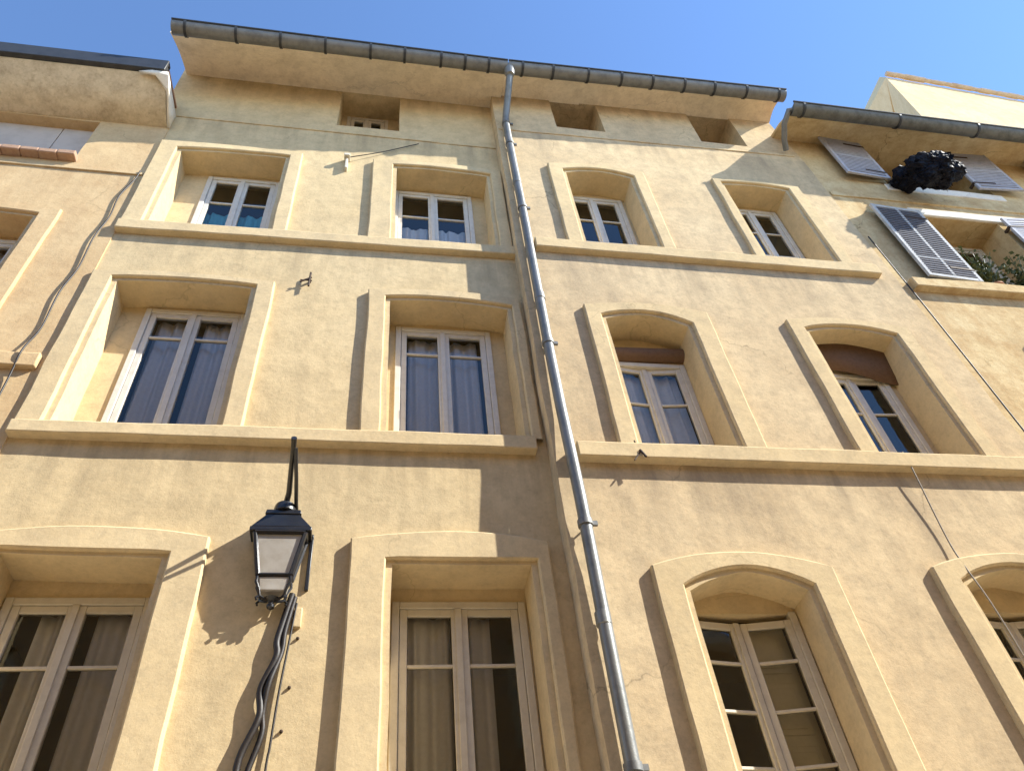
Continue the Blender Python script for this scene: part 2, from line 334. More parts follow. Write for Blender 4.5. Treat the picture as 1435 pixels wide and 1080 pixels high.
def opening(house, y0, x0, x1, zb, zt, rise, depth, frame, holes, wallmat, sur=None, p=0.05, ztr=None, seed=0.0, surmat='surround'):
    """cuts a hole (added to holes), builds surround + reveal + infill; frame=(fx0,fx1,fzb,fzt)"""
    inner = wob(arch_outline(x0, x1, zb, zt, rise, ztr=ztr), 0.005, seed=seed)
    holes.append(inner)
    fx0, fx1, fzb, fzt = frame
    mb = MB()
    yf = y0 - p if sur else y0
    if sur:
        ox0, ox1, ozt, orise = sur
        outer = wob(arch_outline(ox0, ox1, zb, ozt, orise), 0.006, seed=seed + 5)
        # drop the bottom edge points: keep the ∩
        def arc(pts, zmin):   # rotate so that list runs BR .. top .. BL
            k = min(range(len(pts)), key=lambda i: (pts[i][0] - pts_max(pts, zmin)) ** 2 + (pts[i][1] - zmin) ** 2)
            return pts[k:] + pts[:k]
        def pts_max(pts, zmin): return max(q[0] for q in pts if abs(q[1] - zmin) < 0.06)
        def strip(pts, zmin):
            a = arc(pts, zmin); out = []
            for q in a:
                out.append(q)
                if len(out) > 6 and abs(q[1] - zmin) < 0.02 and q[0] < (x0 + x1) / 2: break
            else: out.append(pts[0])
            out[0] = (out[0][0], zmin); out[-1] = (out[-1][0], zmin)
            return out
        O = strip(outer, zb); I = strip(inner, zb)
        def shift(pl, d):                             # move an open outline sideways by d
            o_ = []
            for i_, q in enumerate(pl):
                a_, b2 = pl[max(i_ - 1, 0)], pl[min(i_ + 1, len(pl) - 1)]
                tx, tz = b2[0] - a_[0], b2[1] - a_[1]; ln = math.hypot(tx, tz) or 1
                o_.append((q[0] - tz / ln * d, q[1] + tx / ln * d if 0 < i_ < len(pl) - 1 else q[1]))
            return o_
        ce = 0.012
        Oi, Ii = shift(O, ce), shift(I, -ce)
        mb.poly_xz([Oi + Ii[::-1]], yf)
        def bridge(A_, ya, B_, yb):
            m2 = len(A_); mb.add([(q[0], ya, q[1]) for q in A_] + [(q[0], yb, q[1]) for q in B_], [(i_, i_ + 1, i_ + 1 + m2, i_ + m2) for i_ in range(m2 - 1)])
        bridge(Oi, yf, O, yf + ce * 0.8); bridge(Ii, yf, I, yf + ce * 0.8)
        mb.skirt(O, yf + ce * 0.8, y0 + 0.012, closed=False)
    first = inner
    if sur:                                           # shallow rebate: the reveal steps in behind the face
        cx = (x0 + x1) / 2; st_ = 0.045
        def inset(q):
            qx = q[0] + (st_ if q[0] < cx - 0.15 else (-st_ if q[0] > cx + 0.15 else -st_ * (q[0] - cx) / 0.15))
            return (qx, q[1] if q[1] < zb + 0.05 else q[1] - 0.03 * min(1.0, max(0.0, (q[1] - zt + 0.25) / 0.2)))
        inner = [inset(q) for q in inner]
        n_ = len(inner); ym = yf + 0.035
        mb.skirt(first, yf + 0.0096, ym)
        mb.add([(q[0], ym, q[1]) for q in first] + [(q[0], ym, q[1]) for q in inner], [(i, (i + 1) % n_, (i + 1) % n_ + n_, i + n_) for i in range(n_)])
        mb.skirt(inner, ym, y0 + depth)
    else: mb.skirt(inner, y0, y0 + depth)
    back = [(fx0 + 0.012, fzb + 0.012), (fx1 - 0.012, fzb + 0.012), (fx1 - 0.012, fzt - 0.012), (fx0 + 0.012, fzt - 0.012)]
    mb.poly_xz([inner, back], y0 + depth)
    mb.skirt(back, y0 + depth, y0 + depth + 0.12)
    o = mb.build('window_surround' if sur else 'window_reveal', M[surmat] if sur else M[wallmat], house, 0, smooth=28)
    return o

def wall_block(house, name, m, outline, holes, y0, depth, extra=None):
    mb = MB(); mb.poly_xz([outline] + holes, y0)
    mb.skirt(outline, y0, y0 + depth); mb.poly_xz([outline], y0 + depth, True)
    return mb.build(name, m, house, smooth=0)

def ledge(house, name, m, x0, x1, z0, z1, z0r, z1r, y0, p, seed=0, bevel=0.012, n=None):
    """horizontal band with hand-made edges, from x0 to x1; its height may drift from left to right"""
    n = n or max(4, int((x1 - x0) / 0.18)); vs = []; fs = []
    for i in range(n + 1):
        u = i / n; x = x0 + (x1 - x0) * u; a = z0 + (z0r - z0) * u; b_ = z1 + (z1r - z1) * u
        j = lambda k: 0.007 * noise.noise(Vector((x * 1.9 + seed, k * 5.1, seed)))
        vs += [(x, y0 + 0.02, a + j(0)), (x, y0 - p + j(1), a + j(0)), (x, y0 - p + j(2), b_ + j(3)), (x, y0 + 0.02, b_ + j(3))]
    for i in range(n):
        for k in range(4): fs.append((4 * i + k, 4 * i + (k + 1) % 4, 4 * i + 4 + (k + 1) % 4, 4 * i + 4 + k))
    fs += [(3, 2, 1, 0), (4 * n, 4 * n + 1, 4 * n + 2, 4 * n + 3)]
    return MB().add(vs, fs).build(name, m, house, bevel)

def eave_z(q): return 2.727 * (4.6 - q)            # underside of a gutter hung q out from the street plane
def cove(house, m, x0, x1, zb, dz, y0, q0, q1, z0, z1, th=0.10, bulge=0.05):
    """eave soffit from the wall line (zb, rising dz) out to y = -q, z; the overhang drifts from q0 to q1"""
    rows = []
    for x, q, zo, base in ((x0, q0, z0, zb), (x1, q1, z1, zb + dz)):
        pr = [(x, y0 + 0.02, base)]
        for k in range(13):
            u = k / 12; pr.append((x, (y0 - 0.02) + (-q - y0 + 0.02) * u, base + (zo - base) * u + bulge * math.sin(PI * u)))
        top = max(zo, base) + th
        pr += [(x, -q, zo + 0.05), (x, (y0 - q) / 2, (zo + base) / 2 + 0.10), (x, y0 + 0.02, base + 0.08)]
        rows.append(pr)
    n = len(rows[0]); mb = MB()
    fs = [(i, i + n, (i + 1) % n + n, (i + 1) % n) for i in range(n)] + [tuple(range(n)), tuple(range(2 * n - 1, n - 1, -1))]
    return mb.add(rows[0] + rows[1], fs).build('eave_cove', m, house)
def gutter(house, x0, x1, q0, q1, r, m, straps, strapmat, rz=0.0, zf=eave_z):
    n = 14
    def at(x):
        u = (x - x0) / (x1 - x0); q = q0 + (q1 - q0) * u; return -q, zf(q) + r + rz * u
    def ring(x, ra, rb, flip=False):
        yc, zc = at(x)
        return [(x, yc - ra * math.cos(PI * k / n), zc - ra * math.sin(PI * k / n)) for k in range(n + 1)] + [(x, yc - rb * math.cos(PI * k / n), zc - rb * math.sin(PI * k / n)) for k in range(n, -1, -1)]
    def sweep(mb, xa, xb, ra, rb):
        A, B = ring(xa, ra, rb), ring(xb, ra, rb); c = len(A)
        mb.add(A + B, [(i, i + c, (i + 1) % c + c, (i + 1) % c) for i in range(c)] + [tuple(range(c)), tuple(range(2 * c - 1, c - 1, -1))])
    g = MB(); sweep(g, x0, x1, r, r - 0.008)
    for xe in (x0 + 0.01, x1 - 0.01):
        g.add(ring(xe, r - 0.004, r - 0.004)[:n + 1], [tuple(range(n + 1))])
    o = g.build('gutter', m, house, smooth=50)
    (ya, za), (yb, zb) = at(x0), at(x1)
    rb = MB(); rb.tube([(x0, ya - r - 0.004, za + 0.006), (x1, yb - r - 0.004, zb + 0.006)], 0.016, 8); rb.build('gutter_rim', strapmat, o)
    for xs in straps:
        s_ = MB(); sweep(s_, xs - 0.016, xs + 0.016, r + 0.013, r + 0.001); yc, zc = at(xs)
        s_.box(xs - 0.012, xs + 0.012, yc - r - 0.014, yc + r, zc + 0.012, zc + 0.02)
        s_.build('gutter_strap', strapmat, o, smooth=50)
    return o
def roof(house, x0, x1, ye, ze, yr, zr, m='tile'):
    mb = MB(); n = int((x1 - x0) / 0.22)
    for i in range(n):                                # rows of canal tiles running up the slope
        xa = x0 + (x1 - x0) * (i + 0.5) / n
        seg = 6; ring = []
        for (y, z) in ((ye, ze), (yr, zr)):
            ring.append([(xa + 0.105 * math.cos(PI * k / seg), y, z + 0.07 * math.sin(PI * k / seg)) for k in range(seg + 1)])
        mb.add(ring[0] + ring[1], [(k, k + 1, k + 2 + seg, k + 1 + seg) for k in range(seg)] + [tuple(range(seg + 1))])
    mb.add([(x0, ye, ze - 0.03), (x1, ye, ze - 0.03), (x1, yr, zr - 0.03), (x0, yr, zr - 0.03), (x0, ye, ze + 0.01), (x1, ye, ze + 0.01), (x1, yr, zr + 0.01), (x0, yr, zr + 0.01)],
           [(0, 3, 2, 1), (4, 5, 6, 7), (0, 1, 5, 4), (1, 2, 6, 5), (2, 3, 7, 6), (3, 0, 4, 7)])
    return mb.build('roof', M[m], house)

GZ = -1.6
# ================================================================ street
g = MB(); g.add([(-400, -400, GZ), (400, -400, GZ), (400, 400, GZ), (-400, 400, GZ)], [(0, 1, 2, 3)])
tag(g.build('ground', M['paving'], None, smooth=0), None, None, kind='structure')
tag(MB().box(-40, 40, -1.15, -0.18, GZ + 0.004, GZ + 0.13).build('pavement', M['kerb'], None, 0.015), None, None, kind='structure')

# ================================================================ left of centre: yellow house with two columns of windows
H = thing('town_house', (-0.6, 0, GZ), 'yellow ochre plastered house left of the long downpipe, with an iron lantern on its wall', 'house', 'plastered houses along the street')
holes = []; y0 = 0.0; dL = 0.30
spec = [  # x0 x1 zb zt rise | surround ox0 ox1 ozt orise | frame fx0 fx1 fzt | bars | curtain | ztr
    (-2.45, -1.185, 7.14, 8.80, 0.03, (-2.655, -1.035, 8.93, 0.04), (-2.13, -1.29, 8.79), [0.66], [(0.0, 1.0, 'curtain_sky', 0.62)], 8.85),
    (0.045, 1.25, 7.18, 8.88, 0.04, (-0.20, 1.385, 8.97, 0.05), (0.07, 1.045, 8.84), [0.66], [(0.0, 0.46, 'curtain_grey', 0.6), (0.54, 1.0, 'curtain_grey', 0.6)], 8.87),
    (-2.47, -1.19, 4.30, 6.19, 0.035, (-2.655, -1.03, 6.27, 0.05), (-2.21, -1.30, 6.17), [0.14, 0.80], [(0.05, 0.40, 'curtain_grey', 1.0), (0.60, 0.95, 'curtain_grey', 1.0)], 6.20),
    (0.025, 1.275, 4.32, 6.17, 0.05, (-0.14, 1.365, 6.26, 0.06), (0.14, 1.09, 6.15), [0.14, 0.80], [(0.08, 0.44, 'curtain_grey', 1.0), (0.58, 0.92, 'curtain_grey', 1.0)], 6.14),
    (-2.40, -1.315, 0.95, 3.20, 0.0, (-2.60, -1.075, 3.30, 0.07), (-2.34, -1.42, 3.03), [0.38, 0.78], [(0.20, 0.45, 'curtain', 1.0), (0.62, 1.0, 'curtain_grey', 1.0)], 3.17),
    (0.105, 1.185, 0.95, 3.14, 0.0, (-0.14, 1.275, 3.30, 0.08), (0.165, 1.125, 3.0), [0.38, 0.78], [(0.03, 0.44, 'curtain', 1.0), (0.56, 0.76, 'curtain_grey', 1.0)], 3.14),
]
for i, (a, b_, zb, zt, rise, sur, fr, bars, cur, ztr) in enumerate(spec):
    fr = (fr[0], fr[1], min(fr[2], min(zt, ztr) - 0.035)); frame = (fr[0], fr[1], zb + 0.01, fr[2])
    opening(H, y0, a, b_, zb, zt, rise, dL, frame, holes, 'left_plaster', sur, 0.05, ztr, seed=i * 3.3)
    casement(H, fr[0], fr[1], zb + 0.012, fr[2], y0 + dL - 0.02, bars, 'white_wood' if i < 4 else 'cream_wood', 0, cur)
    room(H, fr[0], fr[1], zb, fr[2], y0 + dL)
# attic window
opening(H, y0, -0.71, 0.105, 9.90, 10.97, 0, 0.34, (-0.63, -0.05, 9.92, 10.93), holes, 'left_plaster', None, seed=41)
casement(H, -0.63, -0.05, 9.93, 10.93, 0.33, [], 'cream_wood', 0, [], 0.05)
room(H, -0.63, -0.05, 9.9, 10.9, 0.36)
wall_block(H, 'wall', M['left_plaster'], [(-2.85, GZ), (1.40, GZ), (1.40, 11.22), (-2.85, 11.22)], holes, y0, 7.0)
ledge(H, 'sill_band', M['surround'], -2.66, 1.43, 6.97, 7.13, 7.04, 7.19, 0, 0.075, 1)
ledge(H, 'sill_band', M['surround'], -2.66, 1.30, 4.175, 4.30, 4.18, 4.325, 0, 0.085, 2)
ledge(H, 'string_course', M['left_plaster'], -2.84, 1.39, 9.66, 9.70, 9.66, 9.70, 0, 0.014, 3, 0.004)
QL, QM, QR = 0.80, 0.66, 0.62
cove(H, M['cove'], -2.80, 1.545, 10.98, 0.0, 0, QL - 0.07, QM - 0.07, eave_z(QL) + 0.10, eave_z(QM) + 0.10)
gutter(H, -2.76, 1.545, QL, QM, 0.095, M['zinc'], [-2.60, -2.00, -1.46, -0.90, -0.32, 0.13, 0.62, 0.95, 1.28], M['zinc_dark'])
roof(H, -2.76, 1.52, -0.55, 11.06, 3.6, 13.0)

# ================================================================ right of centre: house with arched windows and downpipe
H = thing('town_house', (3.6, -0.17, GZ), 'ochre house with arched windows right of the long grey downpipe', 'house', 'plastered houses along the street')
holes = []; y0 = -0.17; dR = 0.32
spec = [
    (2.15, 3.085, 7.18, 8.86, 0.10, (1.97, 3.235, 8.99, 0.06), (2.19, 3.0, 8.84), [0.35, 0.68], [], 8.86, 0.0),
    (4.305, 5.268, 7.18, 8.95, 0.05, (4.19, 5.44, 9.0, 0.06), (4.42, 5.20, 8.92), [0.35, 0.68], [], 8.93, 0.0),
    (2.115, 3.05, 4.15, 5.88, 0.12, (1.955, 3.255, 6.02, 0.09), (2.17, 3.0, 5.58), [0.12, 0.62], [(0.02, 0.46, 'curtain', 1.0), (0.56, 0.98, 'curtain', 1.0)], 5.83, 0.10),
    (4.28, 5.335, 4.15, 5.88, 0.09, (4.11, 5.51, 5.99, 0.09), (4.38, 5.215, 5.58), [0.12, 0.62], [(0.02, 0.40, 'curtain_grey', 1.0)], 5.88, 0.05),
    (2.15, 3.143, 0.95, 2.82, 0.15, (1.945, 3.345, 2.99, 0.12), (2.20, 3.085, 2.80), [0.19, 0.41, 0.62, 0.82], [], 2.84, 0.17),
    (4.36, 5.38, 0.95, 2.88, 0.15, (4.16, 5.56, 2.99, 0.14), (4.42, 5.32, 2.79), [0.19, 0.41, 0.62, 0.82], [], 2.88, 0.17),
]
for i, (a, b_, zb, zt, rise, sur, fr, bars, cur, ztr, op) in enumerate(spec):
    fr = (fr[0], fr[1], min(fr[2], min(zt, ztr) - 0.035)); frame = (fr[0], fr[1], zb + 0.01, fr[2])
    dR = 0.32 if i < 4 else 0.25
    opening(H, y0, a, b_, zb, zt, rise, dR, frame, holes, 'right_plaster', sur, 0.05, ztr, seed=20 + i * 3.3)
    w = casement(H, fr[0], fr[1], zb + 0.012, fr[2], y0 + dR - 0.02, bars, 'white_wood' if i < 4 else 'cream_wood', op, cur, head=i < 4)
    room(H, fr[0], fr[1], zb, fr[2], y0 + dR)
    if i in (4, 5):   # painted inner shutters with raised panels behind the right leaf
        fx0, fx1 = (fr[0] + fr[1]) / 2 + 0.0, fr[1] - 0.05
        ps = MB(); yy = y0 + dR + 0.15
        ps.box(fx0, fx1, yy, yy + 0.03, zb + 0.05, fr[2] - 0.03)
        z = zb + 0.15
        while z < fr[2] - 0.3:
            ps.box(fx0 + 0.05, fx1 - 0.05, yy - 0.008, yy, z, z + 0.36)
            ps.box(fx0 + 0.09, fx1 - 0.09, yy - 0.016, yy - 0.008, z + 0.04, z + 0.32); z += 0.43
        ps.build('inner_shutter', M['panel_wood'], w, 0.004)
    if i == 2:        # rolled brown blind under the arch, with its box board
        bl = MB(); bl.tube([(2.13, y0 + 0.30, 5.66), (3.03, y0 + 0.30, 5.70)], 0.085, 14)
        bl.build('rolled_blind', M['blind'], H)
    if i == 3:        # brown blind hanging aslant in the recess
        bl = MB(); n = 10; vs = []
        for k in range(n + 1):
            u = k / n; x = 4.30 + 1.02 * u; sag = 0.06 * math.sin(u * PI)
            vs += [(x, y0 + 0.20, 5.88 + 0.06 * math.sin(u * PI)), (x, y0 + 0.27 + 0.02 * math.sin(u * 9), 5.72 - 0.30 * u ** 1.3 - sag)]
        bl.add(vs, [(2 * k, 2 * k + 1, 2 * k + 3, 2 * k + 2) for k in range(n)])
        o = bl.build('hanging_blind', M['blind'], H); sd = o.modifiers.new('solid', 'SOLIDIFY'); sd.thickness = 0.012
for (a, b_, z0, z1) in ((2.265, 2.975, 10.19, 11.09), (4.42, 5.13, 10.22, 11.20)):
    opening(H, y0, a, b_, z0, z1, 0, 0.42, (a + 0.12, b_ - 0.08, z0 + 0.02, z1 - 0.05), holes, 'right_plaster', None, seed=a * 7)
    casement(H, a + 0.12, b_ - 0.08, z0 + 0.03, z1 - 0.05, y0 + 0.41, [], 'cream_wood', 0, [], 0.04)
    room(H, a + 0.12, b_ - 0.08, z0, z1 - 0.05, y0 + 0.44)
edge = wob([(1.40, GZ), (5.96, GZ), (5.90, 10.0), (5.80, 11.34), (1.40, 11.34)], 0.008, 0.3, seed=88)
wall_block(H, 'wall', M['right_plaster'], edge, holes, y0, 7.0)
ledge(H, 'sill_band', M['surround'], 1.585, 5.69, 6.98, 7.15, 6.975, 7.165, y0, 0.075, 4)
ledge(H, 'sill_band', M['surround'], 1.575, 5.93, 3.97, 4.13, 3.965, 4.135, y0, 0.085, 5)
ledge(H, 'string_course', M['right_plaster'], 1.42, 5.80, 9.90, 9.94, 10.03, 10.07, y0, 0.014, 6, 0.004)
cove(H, M['cove'], 1.56, 5.82, 11.05, 0.14, y0, QM - 0.07, QR - 0.07, eave_z(QM) + 0.10, eave_z(QR) + 0.30)
gutter(H, 1.56, 5.86, QM, QR, 0.095, M['zinc'], [1.76, 2.20, 2.72, 3.22, 3.70, 4.20, 4.68, 5.20, 5.74], M['zinc_dark'], 0.20)
roof(H, 1.56, 5.80, -0.50, 11.24, 3.6, 13.2)
# downpipe: from the gutter outlet back to the wall, then straight down past the sill bands
PX = 1.515
dp = MB(); path = [(1.575, -0.645, 10.84), (1.575, -0.64, 10.66), (1.555, -0.47, 10.42), (1.53, -0.27, 10.15), (1.52, -0.24, 10.0), (PX, -0.238, 9.6), (PX, -0.238, 7.4), (PX - 0.005, -0.238, 6.6), (PX - 0.01, -0.238, 5.2), (PX - 0.01, -0.245, 4.5), (PX - 0.01, -0.268, 4.0), (PX - 0.005, -0.27, 3.5), (PX, -0.25, 3.0), (PX, -0.24, 2.3), (PX, -0.238, 1.2), (PX, -0.238, GZ + 0.02)]
dp.tube(path, 0.047, 16)
D = dp.build('downpipe', M['pipe'], H, smooth=60)
sock = MB(); sock.lathe([(0.055, 0), (0.075, 0.08), (0.095, 0.20)], (1.575, -0.645, 10.62), 16); sock.build('outlet_funnel', M['pipe'], D)
for (z, yy, xx) in ((9.95, -0.24, 1.52), (9.35, -0.238, PX), (7.75, -0.238, PX), (5.35, -0.238, PX - 0.01), (3.30, -0.263, PX - 0.005), (1.62, -0.238, PX)):
    c = MB(); c.lathe([(0.048, -0.025), (0.056, -0.025), (0.056, 0.025), (0.048, 0.025)], (xx, yy, z), 16)
    c.box(xx + 0.05, xx + 0.09, yy - 0.012, yy + 0.012, z - 0.018, z + 0.018); c.tube([(xx, yy + 0.05, z), (xx, y0 + 0.02, z)], 0.008, 6)
    c.build('pipe_clamp', M['zinc'], D)
for z in (8.35, 6.05, 2.55):
    yy = -0.238 if z > 4 else -0.242
    c = MB(); c.lathe([(0.046, -0.05), (0.053, -0.045), (0.053, 0.045), (0.046, 0.05)], (PX - 0.004, yy, z), 16); c.build('pipe_joint', M['pipe'], D)

# ================================================================ far left: peach house
H = thing('town_house', (-5.6, -0.015, GZ), 'peach plastered house at the left edge, with a cracked eave and terracotta attic sill', 'house', 'plastered houses along the street')
holes = []; y0 = -0.015
opening(H, y0, -4.55, -3.41, 5.12, 7.16, 0.04, 0.30, (-4.40, -3.58, 5.13, 7.10), holes, 'peach_plaster', (-4.75, -3.225, 7.26, 0.03), 0.03, 7.16, seed=61, surmat='peach_plaster')
casement(H, -4.40, -3.58, 5.132, 7.10, y0 + 0.28, [0.14, 0.8], 'white_wood', 0, [(0.05, 0.95, 'curtain_grey', 1.0)])
room(H, -4.40, -3.58, 5.12, 7.10, y0 + 0.3)
inner = wob(arch_outline(-5.2, -3.43, 8.37, 9.30, 0, ztr=9.27), 0.006, seed=64); holes.append(inner)
rv = MB(); rv.skirt(inner, y0, y0 + 0.16); rv.build('attic_reveal', M['peach_plaster'], H)
bd = MB(); bd.box(-5.2, -3.86, y0 + 0.13, y0 + 0.17, 8.36, 9.32); bd.box(-3.845, -3.42, y0 + 0.125, y0 + 0.165, 8.36, 9.32)
bd.build('attic_boarding', M['boarding'], H)
wall_block(H, 'wall', M['peach_plaster'], [(-12, GZ), (-2.665, GZ), (-2.655, 4), (-2.66, 9.62), (-12, 9.62)], holes, y0, 7.0)
sl = MB()
for k in range(14): sl.box(-6.0 + k * 0.186, -5.816 + k * 0.186, y0 - 0.10, y0 + 0.10, 8.27 + 0.006 * (k % 3), 8.345 + 0.006 * ((k * 5) % 3))
sl.build('attic_sill', M['brick'], H, 0.012)
ledge(H, 'string_course', M['peach_plaster'], -8, -2.67, 8.10, 8.145, 8.10, 8.145, y0, 0.02, 7, 0.004)
ledge(H, 'sill_band', M['peach_plaster'], -8, -2.70, 4.94, 5.10, 4.90, 5.06, y0, 0.05, 8)
cove(H, M['peach_cove'], -9, -2.68, 9.31, 0.0, y0, 0.535, 0.535, 9.61, 9.61, 0.02, -0.07)
ch = MB(); vs = []
ch.add([(-2.672, -0.55, 9.63), (-2.672, -0.53, 9.585), (-2.672, -0.40, 9.47), (-2.672, -0.20, 9.36), (-2.672, -0.03, 9.28), (-2.672, -0.03, 9.62),
        (-2.80, -0.53, 9.575), (-2.98, -0.54, 9.585), (-2.84, -0.55, 9.63)], [(0, 1, 2, 3, 4, 5), (0, 8, 6, 1), (8, 7, 6), (1, 6, 2)])
o = ch.build('eave_mortar', M['white_plaster'], H); sd = o.modifiers.new('solid', 'SOLIDIFY'); sd.thickness = 0.03
fb = MB(); fb.box(-9, -2.70, -0.60, -0.50, 9.63, 9.90); fb.build('eave_board', M['zinc_dark'], H, 0.01)
roof(H, -9, -2.70, -0.56, 9.82, 3.6, 10.6)

# ================================================================ right: pale house with shutters
H = thing('town_house', (9.0, -0.15, GZ), 'lower pale yellow house with grey shutters at the right edge', 'house', 'plastered houses along the street')
holes = []; y0 = -0.15
for (a, b_, z0, z1) in ((7.06, 8.80, 9.50, 10.66), (7.05, 8.30, 6.99, 8.62), (10.6, 12.0, 9.5, 10.66), (10.3, 11.5, 6.99, 8.62)):
    opening(H, y0, a, b_, z0, z1, 0, 0.40, (a + 0.05, b_ - 0.05, z0 + 0.01, z1 - 0.05), holes, 'pale_plaster', None, seed=a * 3)
    casement(H, a + 0.05, b_ - 0.05, z0 + 0.012, z1 - 0.05, y0 + 0.38, [0.33, 0.66], 'cream_wood', 0, [])
    room(H, a + 0.05, b_ - 0.05, z0, z1, y0 + 0.4)
wall_block(H, 'wall', M['pale_plaster'], [(5.91, GZ), (15, GZ), (15, 10.72), (5.85, 10.72), (5.87, 8)], holes, y0, 7.0)
ledge(H, 'window_sill', M['pale_plaster'], 6.05, 9.4, 6.80, 6.97, 6.80, 6.97, y0, 0.09, 9)
ledge(H, 'lintel_band', M['white_plaster'], 6.98, 9.6, 8.63, 8.80, 8.63, 8.80, y0, 0.03, 10)
ledge(H, 'string_course', M['pale_plaster'], 5.95, 14, 8.98, 9.08, 8.98, 9.08, y0, 0.02, 11, 0.006)
ledge(H, 'window_sill', M['white_plaster'], 6.98, 8.9, 9.32, 9.49, 9.32, 9.49, y0, 0.015, 12)
cove(H, M['pale_plaster'], 5.66, 14, 10.62, 0.0, y0, 0.67, 0.67, 10.37, 10.37)
gutter(H, 5.62, 14, 0.74, 0.74, 0.10, M['zinc_old'], [5.78, 7.3, 8.6, 9.9, 11.2], M['zinc_dark'], 0.0, lambda q: 2.655 * (4.6 - q))
el = MB(); el.tube([(5.70, -0.74, 10.34), (5.59, -0.72, 10.33), (5.56, -0.55, 10.25), (5.62, -0.34, 10.17), (5.68, -0.22, 10.12)], 0.04, 12)
el.build('overflow_elbow', M['zinc'], H, smooth=60)
roof(H, 5.95, 14, -0.64, 10.62, 3.6, 12.4)
def shutter(x0, x1, z0, z1, y, ang, hinge_left, m, rail, cols, rails, slats=True):
    hx = x0 if hinge_left else x1; c_, sn = math.cos(ang), math.sin(ang)
    def xf(v):
        dx, dy = v.x - hx, v.y - y
        return Vector((hx + dx * c_ - dy * sn, y + dx * sn + dy * c_, v.z))
    mb = MB(); f = 0.055
    mb.box(x0, x0 + f, y - 0.035, y, z0, z1, xf); mb.box(x1 - f, x1, y - 0.035, y, z0, z1, xf)
    for k in range(1, cols):
        xc = x0 + (x1 - x0) * k / cols; mb.box(xc - 0.022, xc + 0.022, y - 0.036, y, z0 + f, z1 - f, xf)
    for q in [0.0, 1.0] + rails:
        z = z0 + (z1 - z0) * q; za, zb_ = (z, z + f) if q == 0 else ((z - f, z) if q == 1 else (z - 0.025, z + 0.025))
        mb.box(x0 + f, x1 - f, y - 0.033, y - 0.002, za, zb_, xf)
    o = mb.build('shutter', M[rail], H, 0.004)
    for q in (0.14, 0.86):
        z = z0 + (z1 - z0) * q; hb = MB(); xa, xb = (x0, x0 + 0.34) if hinge_left else (x1 - 0.34, x1)
        hb.box(xa, xb, y - 0.041, y - 0.034, z - 0.016, z + 0.016, xf); hb.box(hx - 0.015, hx + 0.015, y - 0.03, y + 0.07, z - 0.02, z + 0.02)
        hb.build('hinge', M['rust_iron'], o, smooth=0)
    sl = MB(); z = z0 + 0.07
    while z < z1 - 0.08:
        sl.box(x0 + f * 0.8, x1 - f * 0.8, y - 0.028, y - 0.008, z, z + 0.052, lambda v, z=z: xf(Vector((v.x, v.y - (0.010 if v.z < z + 0.02 else 0), v.z)))); z += 0.05
    sl.build('slat_panel', M[m], o, smooth=0)
    return o
shutter(6.36, 7.06, 9.50, 10.62, y0 - 0.06, 0.06, False, 'shutter', 'shutter', 1, [0.5])
shutter(8.50, 9.22, 9.50, 10.62, y0 - 0.06, -0.05, True, 'shutter', 'shutter', 1, [0.5])
shutter(9.95, 10.6, 9.50, 10.62, y0 - 0.06, 0.06, False, 'shutter', 'shutter', 1, [0.5])
shutter(6.30, 7.05, 7.0, 8.64, y0 - 0.045, 0.05, False, 'shutter_slat', 'shutter_rail', 2, [0.24])
shutter(7.06, 7.8, 4.4, 6.02, y0 - 0.06, 0.0, False, 'shutter_slat', 'shutter_slat', 1, [0.5])
shutter(8.30, 9.05, 7.0, 8.64, y0 - 0.06, -0.06, True, 'shutter_white', 'shutter_white', 2, [0.24])

# ================================================================ tall gable rising behind
H = thing('gabled_house', (13, 0.8, GZ), 'pale sunlit gable rising above the roof of the house with grey shutters', 'house')
k_ = lambda u, v, y: (u * (4.6 + y), y, v * (4.6 + y))
A = k_(2.053, 3.16, 2.4); B = k_(1.849, 2.832, 2.4); T = k_(2.085, 3.165, 0.6); C_ = k_(2.04, 2.72, 0.3)
E1 = k_(2.85, 3.06, 0.6); 
g = MB()
bz = 8.0
pts = [A, B, (B[0] - 0.6, 2.4, bz), (C_[0], 0.3, bz), C_, T, E1, (E1[0], 0.6, bz)]
g.add(pts, [(0, 1, 5), (1, 4, 5), (1, 2, 3, 4), (5, 4, 3, 7, 6)])  # left facets are turned from the sun to stand for a shadow triangle
bk = [(p[0], 6.0, p[2]) for p in pts]
g.add([A, bk[0], bk[1], B], [(0, 1, 2, 3)]); g.add([B, bk[1], bk[2], pts[2]], [(0, 1, 2, 3)])
g.add([E1, pts[7], bk[7], bk[6]], [(0, 1, 2, 3)]); g.add([A, T, E1, bk[6], bk[0]], [(0, 1, 2, 3, 4)])
g.build('wall', M['gable'], H, smooth=0)
v0, v1 = Vector(T), Vector(E1); tl = MB(); nn = 18
for i in range(nn):
    a = v0.lerp(v1, (i + 0.0) / nn) + Vector((0, 0, 0.05 + 0.03 * random.random())); b_ = v0.lerp(v1, (i + 1.05) / nn) + Vector((0, 0, 0.05))
    tl.tube([a + Vector((0, -0.06, 0)), b_ + Vector((0, -0.06, 0))], 0.045 + 0.02 * random.random(), 8)
tl.build('verge_tiles', M['verge'], H)

